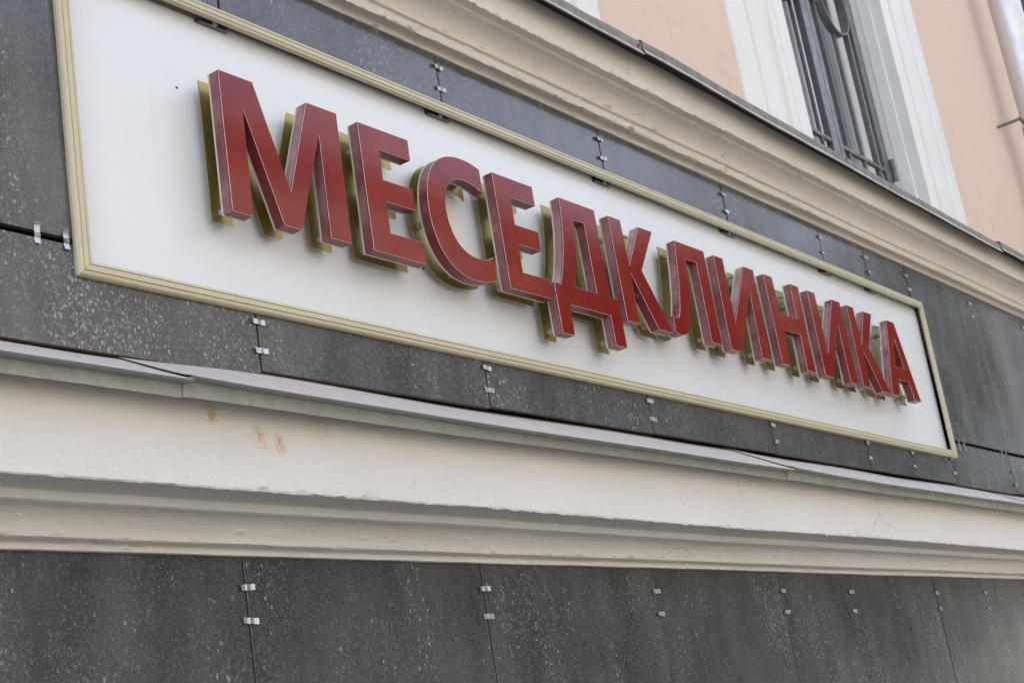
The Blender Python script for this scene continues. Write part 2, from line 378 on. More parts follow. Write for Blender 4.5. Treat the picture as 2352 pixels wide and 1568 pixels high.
BOT = [.672, .672, .672, .672, .675, .684, .688, .689, .688, .688, .688, .687, .688, .688, .688]
SX0, SX1, SZ0, SZ1 = 1.352, 4.800, .791, 1.302          # cut-out of the cladding behind the sign frame
def cut_tile(P, parent):
    # tile of any outline (x,z), counter-clockwise
    n = len(P); tri = tessellate_polygon([[Vector((x, z, 0)) for x, z in P]])
    V = [(x, 0, z) for x, z in P]+[(x, .0105, z) for x, z in P]; F = [tuple(t) for t in tri]+[tuple(n+i for i in reversed(t)) for t in tri]; mi = [0]*len(F)
    for i in range(n): F.append((i, (i+1) % n, n+(i+1) % n, n+i)); mi.append(1)
    o = mesh('tile', V, F, [M['tile'], M['tile_body']], parent, None, mi); o.location = (0, rnd.uniform(-.0006, .0006), 0)
j = .0028
for i in range(len(JU)-1):
    a, b = JU[i]+j, JU[i+1]-j
    if b < SX0 or a > SX1: tile(JU[i], JU[i+1], .839, 1.452, 0, up); tile(JU[i], JU[i+1], BOT[i], .832, 0, up)
    elif a < SX0:
        cut_tile([(a, .841), (SX0, .841), (SX0, SZ1), (b, SZ1), (b, 1.45), (a, 1.45)], up)
        cut_tile([(a, BOT[i]), (b, BOT[i]), (b, SZ0), (SX0, SZ0), (SX0, .830), (a, .830)], up)
    elif b > SX1:
        cut_tile([(a, SZ1), (SX1, SZ1), (SX1, .841), (b, .841), (b, 1.45), (a, 1.45)], up)
        cut_tile([(a, BOT[i]), (b, BOT[i]), (b, .830), (SX1, .830), (SX1, SZ0), (a, SZ0)], up)
    else: tile(JU[i], JU[i+1], SZ1, 1.452, 0, up); tile(JU[i], JU[i+1], BOT[i], SZ0, 0, up)
for x in JU[1:-1]:
    for z in (.768, .721): clip(x, 0, z+rnd.uniform(-.003, .003), up)
for x in [j for j in JU[1:-1] if j > 2 or j < 1]:
    for z in (1.406, 1.357): clip(x, 0, z-(x-2.3)*.004, up)
for x in (.38, .43, 1.274, 1.322, 4.857, 4.902, 5.272, 5.316, 5.86, 5.91): clip(x, 0, .836-(x > 3)*.012+.0, up, True)
for x in (-1.5, 0.2, 1.9, 3.4, 5.1):      # cladding rails behind the open joint
    MB().box(x, x+1.55, .045, .07, .815, .855).build('cladding_rail', M['cavity'], up)
YL = .045
lo = MB().box(-1.5, XE, .12, .32, GZ, .44).build('cladding', M['cavity'], B)
JL = [-1.36, -.76, -.16, .44, 1.043, 1.643, 2.236, 2.842, 3.443, 3.848, 4.464, 4.888, 5.49, 6.09, 6.69, 6.995]
for i in range(len(JL)-1):
    for z0, z1 in ((-.205, .412), (-.808, -.205), (-1.41, -.808)): tile(JL[i], JL[i+1], z0, z1, YL, lo, .0020)
for x in JL[1:-1]:
    for z in (.349, .301): clip(x, YL, z+rnd.uniform(-.002, .002), lo)
    for zc in (-.205, -.808): clip(x-.03, YL, zc, lo, True); clip(x+.03, YL, zc, lo, True)
MB().bevbox(-1.5, XE, .03, .3, GZ, -1.415, .006).build('plinth', M['kerb'], B)

# --- cornices: profile swept along the wall with hand-laid unevenness
def arc(y0, z0, y1, z1, n, concave=True):
    # quarter sweep from vertical at (y0,z0) to horizontal at (y1,z1)
    out = []
    for i in range(n+1):
        t = i/n*math.pi/2
        if concave: out.append((y0+(y1-y0)*(1-math.cos(t)), z0+(z1-z0)*math.sin(t)))
        else: out.append((y0+(y1-y0)*math.sin(t), z0+(z1-z0)*(1-math.cos(t))))
    return out
def span(a, b, n): return [(a[0]+(b[0]-a[0])*i/n, a[1]+(b[1]-a[1])*i/n) for i in range(n+1)]
def xrange(x0, x1, fine0, fine1, s):
    xs = []; x = x0
    while x < x1: xs.append(x); x += s if fine0 <= x <= fine1 else .05
    return xs+[x1]
def rough_fn(seed, rag, amp):
    def fn(x, i, y, z):
        a = nz(x*1.3+seed, i*.07, 0)*.0016+nz(x*7+seed, i*.25, 3)*.0009
        b = nz(x*1.1+seed, i*.05, 7)*.0022+nz(x*9, i*.3+seed, 9)*.0008
        f = rag.get(i, 0)
        if f:
            h = nz(x*45+seed, i*.9, 1)*.55+nz(x*118+seed, i*1.7, 5)*.45; h2 = nz(x*9+seed, i*.4, 2)
            b += f*(h*.0034*(.5+max(0, h2)*1.6)); a -= f*abs(h)*.0018
        l = nz(x*38+seed, z*90, 4)
        a -= max(0, l-.36)*.011*amp*(1 if f or i < 16 else .12)
        return (y+a*amp, z+b*amp)
    return fn
XS = xrange(-1.5, XE, .8, 5.6, .0045)
P1 = [(.13, .398), (.037, .3975), (.0355, .3985), (.0355, .4045)]
P1 += [(.0345, .4065), (.030, .4085), (.020, .4095)]
g0 = len(P1)
P1 += [(.017, .4115), (.0165, .4145)]+arc(.0165, .416, -.016, .4475, 14)
P1 += [(-.020, .4490), (-.0215, .4500), (-.0218, .4545), (-.0225, .4605), (-.0238, .4622)]
P1 += span((-.030, .4634), (-.072, .4652), 5)
r0 = len(P1)
P1 += [(-.0765, .4655), (-.0782, .4678)]+span((-.0785, .473), (-.0785, .606), 10)+[(-.0785, .6065)]+[(-.09, .612), (.10, .625)]
rag = {r0: 1, r0+1: .9, r0+2: .3, g0: .8, g0+1: .7, 2: .4, 3: .6, 4: .4, g0-1: .3}
LC = sweep('cornice', P1, XS, rough_fn(3.1, rag, 1.0), M['cornice_lower'], B, 24)
LC['label'] = 'white painted lower cornice with rust stains'
P2 = [(.06, 1.4335), (-.0025, 1.4335), (-.0040, 1.4342), (-.0048, 1.438), (-.0052, 1.4470), (-.0065, 1.4490), (-.0255, 1.4440)]
h0 = len(P2)
P2 += [(-.0295, 1.4445), (-.0315, 1.448), (-.0325, 1.456), (-.0315, 1.4615), (-.033, 1.4640), (-.0395, 1.4650), (-.0405, 1.4668)]
h1 = len(P2)
P2 += arc(-.041, 1.468, -.079, 1.5035, 14)+[(-.0815, 1.5043), (-.0828, 1.5058), (-.083, 1.5095), (-.0845, 1.5110)]
P2 += span((-.088, 1.5112), (-.1015, 1.5100), 3)
r1 = len(P2)
P2 += [(-.1035, 1.5095), (-.1050, 1.5115)]+span((-.1052, 1.516), (-.1052, 1.606), 9)+[(-.1, 1.61), (.10, 1.63)]
rag = {r1: 2.0, r1+1: 1.8, r1+2: .8, h0: 1.7, h0+1: 1.6, h0+2: 1.0, h0+3: .8, 2: .7, 3: .7, 4: .5, h1-1: .5, h1-2: .4, h1+16: .6, h1+17: .5}
UC = sweep('cornice', P2, XS, rough_fn(17.7, rag, 1.25), M['cornice_upper'], B, 24)
UC['label'] = 'cream upper cornice with lumpy painted mouldings'

# --- folded zinc flashings, one object for each sheet
def sheet(name, prof, xs, fn, mat, parent, mf=None, t=.0009):
    pts = [Vector(p) for p in prof]; outer = []; inner = []
    for i, p in enumerate(pts):
        d = (pts[min(i+1, len(pts)-1)]-pts[max(i-1, 0)]).normalized(); nn = Vector((-d.y, d.x))
        outer.append(p+nn*t/2); inner.append(p-nn*t/2)
    P = [tuple(p) for p in outer]+[tuple(p) for p in reversed(inner)]
    n = len(pts); return sweep(name, P, xs, lambda x, i, y, z: fn(x, i if i < n else 2*n-1-i, y, z), mat, parent, 35, True,
                                    mif=(lambda i: mf(i if i < n else max(0, 2*n-2-i))) if mf else None)
def steps(a, b, s):
    n = max(2, int((b-a)/s)); return [a+(b-a)*i/n for i in range(n+1)]
PLF = [(.030, .6835), (.012, .6755), (-.03, .654), (-.08, .6285), (-.125, .6065), (-.1365, .6010), (-.1385, .5992), (-.1368, .5980), (-.127, .5985), (-.1175, .5990), (-.1160, .5975), (-.1150, .589), (-.1135, .5805)]
LJ = [-1.5, -.45, 1.406, 3.263, 5.115, XE]
for s in range(len(LJ)-1):
    def fn(x, i, y, z, s=s):
        k = max(0, 1-i/4.0); L = LJ[s+1]-LJ[s]; u = (x-LJ[s])/L
        t = min(1, max(0, (x-1.30)/.36)); t = t*t*(3-2*t)
        dz = k*(-.004+.0165*t-.0022*(1+math.sin(x*6.1+.4))*t+.003*nz(x*2.6, 4.4, s))+.0022*nz(x*1.7, i*.1, 8.0+s)
        lift = math.exp(-(x-LJ[s])/.16) if s else 0
        dz += .0042*lift*(i < 10)
        dy = .002*nz(x*2.2, i*.08, 2.0+s)+(.0015*lift if i < 5 else 0)-.0030*lift*(i > 4)
        if i >= 11: dz += .0012*nz(x*60, s, 1)*(i == 12)
        return (y+dy, z+dz)
    a = LJ[s]; b = LJ[s+1]+(.005 if s < len(LJ)-2 else 0)
    sheet('flashing', PLF, steps(a+.0005, b-.0005, .012), fn, [M['flash_lo'], M['flash_skirt']], LC, lambda i: 1 if i >= 6 else 0)
PUF = [(.03, 1.668), (.0, 1.662), (-.07, 1.634), (-.135, 1.608), (-.1440, 1.6040), (-.1455, 1.6015), (-.1455, 1.592), (-.1452, 1.5835), (-.1458, 1.5785), (-.1475, 1.5745), (-.1500, 1.5715), (-.1505, 1.5700), (-.1490, 1.5695), (-.1430, 1.5735)]
UJ = [-1.5, .95, 2.915, 4.073, 5.40, XE]
for s in range(len(UJ)-1):
    def fn(x, i, y, z, s=s):
        u = (x-UJ[s])/(UJ[s+1]-UJ[s])
        dz = .0030*nz(x*1.9, 1.0, s*3.3)-.006*(u-.5)+.0015*nz(x*8, i*.2, s)+(-.004 if s in (3,) else 0)
        dy = .0025*nz(x*2.4, 6.0, s*1.3)-(.0025 if s % 2 == 0 else 0)
        return (y+dy, z+dz-(.010 if x > 4.5 else .010*max(0, (x-3)/1.5)))
    sheet('flashing', PUF, steps(UJ[s]+.0006, UJ[s+1]+(.012 if s % 2 == 0 else -.0006), .02), fn, [M['flash_up'], M['flash_lo']], UC, lambda i: 1 if 8 <= i <= 11 else 0)  # hem takes the paler material: light on its upturned fold as colour
def ledge_shade():  # near-black strip: shade under the flashing put into its colour
    def fn(x, i, y, z): return (y+.003*nz(x*6, i, 1), z+.004*nz(x*5, i*.5, 2)-.006*max(0, (x-3)/2))
    return sweep('ledge_shade_strip', [(-.08, 1.600), (-.128, 1.597), (-.135, 1.601), (-.135, 1.6035), (-.08, 1.61)], steps(-1.5, XE, .02), fn, M['cavity'], UC, 40, True)
ledge_shade()
for x in (2.895, 4.05, 5.38):
    MB().tube([(x, -.150, 1.585), (x, -.1475, 1.5865)], .0035, 8).build('flashing_nail', M['cable'], UC)

# --- upper wall with two window openings
YW = .022; WIN = [(1.656, 2.636), (4.233, 5.214)]; ZS, ZT, ZW = 1.665, 3.95, 5.1
mb = MB(); xs = [-1.5, 1.656, 2.636, 4.233, 5.214, XE]
for i in range(5):
    a, b = xs[i], xs[i+1]
    if i in (1, 3): mb.box(a, b, YW, .40, ZT, ZW, 0, 'yz'); mb.box(a, b, YW, .40, 1.45, ZS, 0, 'yZ')
    else: mb.box(a, b, YW, .40, 1.45, ZW, 0, 'y'+('x' if i == 0 else '')+('X' if i == 4 else ''))
mb.box(XE-.01, XE, .32, 12, GZ, ZW, 0, 'X'); mb.box(XE-.002, XE, .1, .4, GZ, 1.45, 0, 'X')
mb.box(-1.5, XE, .40, 12, ZW-.02, ZW, 0, 'Z')
mb.build('wall', M['pink'], B)
MB().box(-1.7, XE+.15, -.32, 12, ZW, ZW+.22).build('roof', M['roof'], B)

def window(x0, x1, label):
    W = empty('window', ((x0+x1)/2, .1, ZS), B)
    # moulded surround: three bands swept round the opening (offset u out from the opening, depth y)
    pr = [(-.006, .09), (-.006, .048), (.0, .046), (.0004, .004), (.004, .002), (.076, .001), (.082, .003), (.085, .014), (.094, .014), (.098, -.001), (.110, -.002), (.115, .003), (.118, .012), (.124, .008), (.262, .007), (.268, .010),
          (.272, .021), (.287, .021), (.292, .010), (.302, .006), (.318, .006), (.332, .011), (.400, .012), (.408, .015), (.410, .03)]
    def ring(u): return [(x0-u, ZS-.05), (x0-u, ZT+u), (x1+u, ZT+u), (x1+u, ZS-.05)]
    V = []; F = []; segs = 60
    path = []
    for k in range(3):
        for t in range(segs): path.append((k, t/segs))
    path.append((2, 1.0))
    for k, t in path:
        for j, (u, y) in enumerate(pr):
            r = ring(u); p, q = r[k], r[k+1]
            x = p[0]+(q[0]-p[0])*t; z = p[1]+(q[1]-p[1])*t
            V.append((x+.0016*nz(z*3+x0, j*.3, x), y+.0012*nz(x*5, z*5, j*.2), z+.001*nz(x*4, j*.3, 5)))
    P = len(pr)
    for a in range(len(path)-1):
        for j in range(P-1): F.append((a*P+j, a*P+j+1, (a+1)*P+j+1, (a+1)*P+j))
    mesh('surround', V, F, M['trim'], W, 35)
    MB().box(x0-.03, x0+.002, .080, .42, ZS-.05, ZT, 0, 'yX').box(x1-.002, x1+.03, .080, .42, ZS-.05, ZT, 0, 'yx').box(x0, x1, .080, .42, ZT-.002, ZT+.03, 0, 'yz').build('reveal', M['trim'], W)
    MB().bevbox(x0, x1, .03, .20, ZS-.03, ZS+.012, .004).build('sill', M['pvc'], W)
    fr = MB(); xm = (x0+x1)/2; y0, y1 = .172, .232
    fr.bevbox(x0, x0+.055, y0, y1, ZS+.012, ZT, .004).bevbox(x1-.055, x1, y0, y1, ZS+.012, ZT, .004)
    fr.bevbox(x0+.055, x1-.055, y0, y1, ZT-.06, ZT, .004).bevbox(x0+.055, x1-.055, y0, y1, ZS+.012, ZS+.075, .004)
    fr.bevbox(xm-.045, xm+.045, y0-.012, y1, ZS+.075, ZT-.06, .004)
    fr.build('window_frame', M['pvc'], W)
    for a, b in ((x0+.055, xm-.045), (xm+.045, x1-.055)):
        s = MB(); yy = y0+.008
        s.bevbox(a+.002, a+.05, yy, y1, ZS+.077, ZT-.062, .005).bevbox(b-.05, b-.002, yy, y1, ZS+.077, ZT-.062, .005)
        s.bevbox(a+.05, b-.05, yy, y1, ZS+.077, ZS+.13, .005).bevbox(a+.05, b-.05, yy, y1, ZT-.115, ZT-.062, .005)
        s.build('sash', M['pvc'], W)
        MB().box(a+.045, b-.045, .206, .210, ZS+.125, ZT-.11).build('pane', M['glass'], W)
    MB().box(x0-.3, x1+.3, .42, 1.6, ZS-.4, ZT+.3, 0, 'xXYzZ').build('room', M['room'], W)
    return W
for (a, b) in WIN: window(a, b, '')

# ================================================================== window grilles (hinged, two leaves)
def grille(x0, label):
    # x0: left edge of the opening
    g = empty('window_grille', (x0+.48, .05, ZS)); tag(g, label, 'grille', 'iron grilles in the upper windows')
    zb, zt = ZS+.02, ZT-.05
    def bar(name, x, w, y, d, z0, z1, par=g): return MB().bevbox(x, x+w, y, y+d, z0, z1, .0018).build(name, M['grille'], par)
    L = []
    bar('frame_stile', x0+.012, .03, .072, .03, zb, zt)                   # fixed side posts
    bar('frame_stile', x0+.848, .022, .080, .02, zb, zt)
    for (nm, x, w_, y, d) in (('stile', .046, .034, .075, .022), ('bar', .165, .010, .076, .014), ('bar', .271, .010, .076, .013), ('stile', .348, .053, .074, .024), ('stile', .4045, .030, .074, .020),
                              ('bar', .492, .009, .077, .016), ('bar', .617, .010, .076, .0145), ('bar', .749, .010, .076, .020), ('stile', .797, .034, .074, .014)):
        bar(nm, x0+x, w_, y, d, zb+.02, zt-.02)
    for z in (1.868, 2.45, 3.25, zt-.06):
        for a, b, cx in ((.081, .347, .214), (.4355, .796, .640)):
            cut = [(a, cx-.112), (cx+.112, b)] if z == 2.45 else [(a, b)]
            for p, q_ in cut: bar('rail', x0+p, q_-p, .0755, .014, z, z+.015)
    for cx in (x0+.214, x0+.640):                                        # flat-iron rings between the rails
        R_ = .115; cz = 2.476; V = []; F = []; n = 48
        for i in range(n):
            a = 2*math.pi*i/n
            for rr, yy in ((R_, .060), (R_, .090), (R_-.006, .090), (R_-.006, .060)): V.append((cx+rr*math.cos(a), yy, cz+rr*math.sin(a)))
        for i in range(n):
            for k in range(4): F.append((i*4+k, i*4+(k+1) % 4, ((i+1) % n)*4+(k+1) % 4, ((i+1) % n)*4+k))
        mesh('ring', V, F, M['grille'], g, 40)
    for z in (1.842, 3.4):
        h = MB().tube([(x0+.853, .066, z), (x0+.853, .066, z+.040)], .0095, 12).tube([(x0+.853, .066, z+.043), (x0+.853, .066, z+.083)], .0095, 12)
        h.build('hinge', M['grille'], g, 40)
    return g
grille(4.233, 'grey iron grille with ring in the window beside the downpipe')
grille(1.656, 'grey iron grille in the window above the left half of the sign')

# ================================================================== downpipe
PX, PY, PR = 6.57, -.118, .069
d = empty('downpipe', (PX, PY, GZ)); tag(d, 'round zinc downpipe held off the peach wall at the building corner', 'downpipe')
def cyl(name, z0, z1, r0, r1, mat, par): return MB().tube([(PX, PY, z0), (PX, PY, z1)], [r0, r1], 40).build(name, mat, par, 50)
zz = [1.95, 2.30, 3.30, 4.30, 4.75, 5.05]
MB().tube([(PX, PY, 2.30), (PX, PY, 1.95), (PX-.0, PY-.06, 1.75), (PX, PY-.12, 1.6), (PX, PY-.12, GZ+.2)], [PR*.97]*5, 40).build('pipe', M['pipe'], d, 50)
for i in range(1, 5): cyl('pipe', zz[i]+.0, zz[i+1]+.05, PR*(.965 if i % 2 else 1), PR*(1.0 if i % 2 else .965), M['pipe'], d)
for z in (2.335, 4.32):
    c = MB()
    for k in range(3): c.tube([(PX, PY, z+k*.022), (PX, PY, z+k*.022+.006), (PX, PY, z+k*.022+.012)], [PR*1.02, PR*1.05, PR*1.02], 40)
    c.build('collar', M['pipe'], d, 50)
    MB().box(PX-.133, PX-.119, -.075, YW, z+.062, z+.072).box(PX-.133, PX-.05, -.085, -.075, z+.060, z+.074).build('wall_bracket', M['bracket'], d)

# ================================================================== the sign
S = empty('sign_board', (3.06, 0, .775)); tag(S, 'long white framed sign board with raised dark red Cyrillic letters reading МЕСЕДКЛИНИКА', 'sign')
kf = (1.625-.006)/1.625
BL, BR, TR, TL = [(x*kf, z*kf) for x, z in ((1.341, .786), (4.809, .7765), (4.829, 1.3155), (1.341, 1.3305))]
def quad(e):  # frame corners pulled in by e
    return [Vector((BL[0]+e, BL[1]+e)), Vector((BR[0]-e, BR[1]+e)), Vector((TR[0]-e, TR[1]-e)), Vector((TL[0]+e, TL[1]-e))]
q = quad(.012); V = [(p.x, y, p.y) for y in (.014, .017) for p in q]
mesh('panel', V, [(0, 1, 2, 3), (7, 6, 5, 4), (0, 4, 5, 1), (1, 5, 6, 2), (2, 6, 7, 3), (3, 7, 4, 0)], M['panel'], S)
RP = [(0, -.0010, 0), (0, -.0070, 0), (.0022, -.0110, 0), (.0030, -.0114, 0), (.0076, -.0120, 1), (.0079, -.0106, 1), (.0089, -.0106, 1), (.0092, -.0122, 0), (.0172, -.0124, 1), (.0175, -.0110, 1), (.0185, -.0110, 1), (.0188, -.0122, 0),
      (.0228, -.0116, 0), (.0240, -.0100, 0), (.0243, -.0025, 0), (.0225, -.0025, 0), (.0225, -.0090, 0), (.0020, -.0085, 0), (.0020, -.0010, 0)]
for k in range(4):
    V = []; F = []; mi = []; n = len(RP); NS = 40
    for a in range(NS+1):
        t = a/NS
        for j, (e, y, m) in enumerate(RP):
            qq = quad(e); p = qq[k].lerp(qq[(k+1) % 4], t)
            g = .0004
            tt = (qq[(k+1) % 4]-qq[k]).normalized()
            p = p+tt*(g*(1-2*t))
            wob = .0007*nz(t*9+k*5, 2, 3)
            V.append((p.x, y+wob, p.y+.0006*nz(t*7, k*3.0, 8)))
    for a in range(NS):
        for j in range(n):
            jj = (j+1) % n; F.append((a*n+j, a*n+jj, (a+1)*n+jj, (a+1)*n+j)); mi.append(RP[j][2])
    F.append(tuple(range(n))); mi.append(0); F.append(tuple(reversed(range(NS*n, NS*n+n)))); mi.append(0)
    mesh('frame_rail', V, F, [M['frame'], M['groove'] if k in (0, 2) else M['frame']], S, 25, mi)
# fixing brackets that show below the top rail
def ztop(x): return TL[1]+(TR[1]-TL[1])*(x-TL[0])/(TR[0]-TL[0])
for bx in (1.675, 2.28, 2.885, 3.49, 4.09, 4.42):
    x = bx; zt_ = ztop(x)-.0150
    b = MB().box(x-.036, x+.036, .0115, .0135, zt_-.013, zt_+.01).box(x-.034, x+.034, .0035, .0115, zt_-.0135, zt_-.0123).build('bracket', M['bracket'], S)
    MB().tube([(x, .0115, zt_-.009), (x, .0035, zt_-.009)], .0026, 10).tube([(x, .0035, zt_-.009), (x, .0010, zt_-.009), (x, 0, zt_-.009)], [.0055, .0058, .0050], 16).build('screw', M['galv'], b, 40)
for (x, z) in ((1.583, 1.158), (2.1615, .951)):
    MB().tube([(x, .0138, z), (x, .0133, z)], .0023, 12).build('screw_hole', M['hole'], S)

YF, YR, YB = -.0515, -.0305, -.0268          # face, back of the red box, back of the cream layer
YG0, YG1 = -.0045, -.0025                    # gold plate
GL = {
 'M':[[(1614.4,1173.0),(1690.7,1172.7),(1751.2,990.1),(1817.9,1172.1),(1893.9,1171.8),(1888.2,924.3),(1836.2,924.5),(1840.4,1116.0),(1767.0,924.7),(1725.8,924.9),(1661.1,1117.0),(1656.2,925.1),(1611.1,925.3)]],
 'E1':[[(1948.3,1171.2),(2088.2,1171.2),(2086.7,1128.7),(2000.7,1128.7),(1998.7,1070.1),(2080.8,1070.1),(2079.7,1027.2),(1999.1,1027.2),(1997.7,966.8),(2092.3,966.8),(2090.5,923.9),(1944.8,923.9)]],
 'C':[[(2305.0,1164.0),(2276.6,1171.3),(2248.3,1174.6),(2220.9,1172.6),(2194.6,1165.9),(2173.0,1155.2),(2153.9,1139.8),(2139.4,1120.9),(2129.6,1099.8),(2123.9,1077.5),(2121.3,1052.5),(2121.4,1023.8),(2126.5,997.3),(2136.5,970.8),(2151.2,950.8),(2169.6,934.8),(2191.1,923.9),(2217.7,918.3),(2246.1,918.2),(2276.0,922.3),(2303.7,930.0),(2305.3,979.0),(2276.7,967.6),(2247.1,964.9),(2220.1,970.9),(2198.7,984.2),(2184.5,1004.6),(2176.0,1027.3),(2173.6,1053.7),(2177.0,1075.6),(2183.6,1093.6),(2195.4,1109.4),(2212.3,1121.3),(2233.4,1128.0),(2255.1,1128.3),(2282.5,1121.3),(2304.4,1113.0)]],
 'E2':[[(2347.2,1169.4),(2485.9,1169.4),(2484.6,1125.7),(2400.6,1125.7),(2399.0,1067.4),(2479.6,1067.4),(2477.9,1024.6),(2399.6,1024.6),(2398.6,964.9),(2492.4,964.9),(2489.4,922.5),(2346.5,922.5)]],
 'D':[[(2582.2,1168.4),(2719.0,1168.4),(2719.5,966.0),(2753.6,966.0),(2751.3,854.7),(2707.3,854.7),(2706.7,921.8),(2553.7,921.8),(2549.9,853.8),(2506.4,853.8),(2506.7,964.2),(2530.7,964.2),(2545.2,992.9),(2559.2,1027.8),(2568.5,1062.2),(2575.2,1093.6),(2580.0,1124.9),(2581.2,1147.4)],[(2625.7,1125.1),(2666.8,1125.1),(2667.7,965.7),(2582.0,965.7),(2596.2,996.7),(2607.7,1031.5),(2618.3,1072.1),(2622.5,1097.9)]],
 'K1':[[(2773.9,1167.7),(2825.3,1167.7),(2828.9,1059.3),(2903.1,1167.2),(2963.5,1167.2),(2880.7,1056.2),(2972.6,920.7),(2907.8,920.7),(2828.7,1041.0),(2825.5,921.2),(2775.6,921.2)]],
 'L':[[(3065.0,1166.6),(3205.8,1166.0),(3204.1,924.3),(3154.1,924.3),(3155.0,1127.1),(3107.0,1126.7),(3100.8,1096.3),(3094.2,1061.2),(3088.2,1031.2),(3079.8,998.7),(3072.0,973.7),(3062.3,951.0),(3050.9,936.3),(3036.1,926.7),(3018.6,921.1),(3001.5,922.1),(2983.4,926.0),(2985.8,966.2),(3001.5,962.8),(3012.6,965.7),(3021.5,977.6),(3031.8,1002.9),(3039.0,1027.7),(3050.1,1072.6),(3055.5,1107.3),(3060.9,1139.8)]],
 'I1':[[(3254.3,1165.6),(3302.5,1165.6),(3300.0,996.6),(3412.1,1164.9),(3465.5,1164.9),(3458.8,919.1),(3410.3,919.1),(3417.7,1093.0),(3299.0,919.6),(3247.9,919.6)]],
 'N':[[(3521.6,1164.4),(3571.3,1164.4),(3573.9,1064.3),(3673.3,1064.3),(3677.3,1163.8),(3727.0,1163.8),(3717.6,918.2),(3669.0,918.2),(3672.9,1018.7),(3578.8,1018.7),(3571.1,918.7),(3522.9,918.7)]],
 'I2':[[(3781.4,1163.3),(3829.7,1163.3),(3829.9,988.6),(3941.3,1162.6),(3995.1,1162.6),(3995.0,917.2),(3945.3,917.2),(3945.6,1084.1),(3833.9,917.8),(3779.3,917.8)]],
 'K2':[[(4039.3,1162.2),(4087.4,1162.2),(4089.0,1050.1),(4159.2,1161.6),(4218.7,1161.6),(4137.0,1044.5),(4225.4,916.5),(4165.9,916.5),(4090.6,1027.3),(4081.7,916.9),(4031.1,916.9)]],
 'A':[[(4330.9,1160.9),(4386.3,1160.9),(4461.1,915.6),(4409.3,915.6),(4396.3,971.1),(4315.7,971.1),(4291.8,916.2),(4237.4,916.2)],[(4358.8,1105.5),(4384.9,1012.0),(4320.3,1012.0)]],
}
def refine(P):
    # curve runs (small turning angles) are smoothed and subdivided, true corners stay
    n = len(P); P = [Vector(p)/1000 for p in P]
    def turn(i):
        a = P[i]-P[i-1]; b = P[(i+1) % n]-P[i]; return abs(math.degrees(a.angle_signed(b)))
    soft = [turn(i) < 34 and (P[i]-P[i-1]).length < .05 and (P[(i+1) % n]-P[i]).length < .05 for i in range(n)]
    Q = [P[i]*.5+(P[i-1]+P[(i+1) % n])*.25 if soft[i] and soft[i-1] and soft[(i+1) % n] else P[i] for i in range(n)]
    out = []
    for i in range(n):
        j = (i+1) % n; out.append(Q[i])
        if soft[i] or soft[j]:
            p0 = Q[i-1] if soft[i] else Q[i]*2-Q[j]; p3 = Q[(j+1) % n] if soft[j] else Q[j]*2-Q[i]
            for t in (.25, .5, .75):
                out.append(.5*((2*Q[i])+(Q[j]-p0)*t+(2*p0-5*Q[i]+4*Q[j]-p3)*t*t+(3*Q[i]-p0-3*Q[j]+p3)*t**3))
    return out
def area(P): return sum(P[i-1].x*P[i].y-P[i].x*P[i-1].y for i in range(len(P)))/2
def inset(P, d):
    # d>0 shrinks a counter-clockwise loop
    n = len(P); out = []
    for i in range(n):
        a = (P[i]-P[i-1]).normalized(); b = (P[(i+1) % n]-P[i]).normalized()
        na = Vector((-a.y, a.x)); nb = Vector((-b.y, b.x)); m = na+nb
        if m.length < 1e-4: m = na
        m.normalize(); k = max(.35, m.dot(na)); out.append(P[i]+m*(d/k))
    return out
def glyph(loops):
    L = [refine(p) for p in loops]
    for i, p in enumerate(L):
        if (area(p) > 0) != (i == 0): p.reverse()
    return L
def plate(name, L, y0, y1, mat, parent, smooth=30, front=True, back=True, ch=0.0, mats=None):
    # extruded glyph: front at y0 (towards the street), back at y1; ch = chamfer of the front edge
    V = []; F = []; mi = []; Lf = [inset(p, ch) for p in L] if ch else L
    tri = tessellate_polygon([[Vector((p.x, p.y, 0)) for p in l] for l in Lf]); flat = [p for l in Lf for p in l]
    nA = len(flat); V += [(p.x, y0, p.y) for p in flat]; V += [(p.x, y0+ch, p.y) for l in L for p in l]; V += [(p.x, y1, p.y) for l in L for p in l]
    if front:
        for t in tri: F.append(tuple(t)); mi.append(0)
    if back:
        for t in tri: F.append(tuple(2*nA+i for i in reversed(t))); mi.append(0)
    b = 0
    for l in L:
        n = len(l)
        for i in range(n):
            j = (i+1) % n
            if ch: F.append((b+i, b+j, nA+b+j, nA+b+i)); mi.append(1)
            F.append((nA+b+i, nA+b+j, 2*nA+b+j, 2*nA+b+i)); mi.append(0)
        b += n
    return mesh(name, V, F, mats or mat, parent, smooth, mi)
WORD = [('M', 'М'), ('E1', 'Е'), ('C', 'С'), ('E2', 'Е'), ('D', 'Д'), ('K1', 'К'), ('L', 'Л'), ('I1', 'И'), ('N', 'Н'), ('I2', 'И'), ('K2', 'К'), ('A', 'А')]
NTH = ['first letter', 'second letter', 'third letter', 'fourth letter', 'fifth letter', 'sixth letter', 'seventh letter', 'eighth letter', 'ninth letter', 'tenth letter', 'eleventh letter', 'last letter']
SPOTS = {'M': [(1622, 936), (1846, 936), (1850, 1120)], 'E1': [(1957, 935), (1957, 1125)], 'C': [(2130, 1020), (2200, 935), (2270, 1138)], 'E2': [(2354, 933), (2354, 1128)],
         'D': [(2512, 866), (2711, 868), (2590, 1138)], 'K1': [(2778, 1118), (2900, 935), (2890, 1122)], 'L': [(3070, 1138), (3158, 940)], 'I1': [(3412, 935), (3258, 935), (3408, 1118)],
         'N': [(3524, 935), (3672, 935), (3678, 1108)], 'I2': [(3945, 932), (3775, 930), (3930, 1110)], 'K2': [(4030, 930), (4150, 932), (4040, 1110)], 'A': [(4248, 935), (4400, 932), (4330, 1122)]}
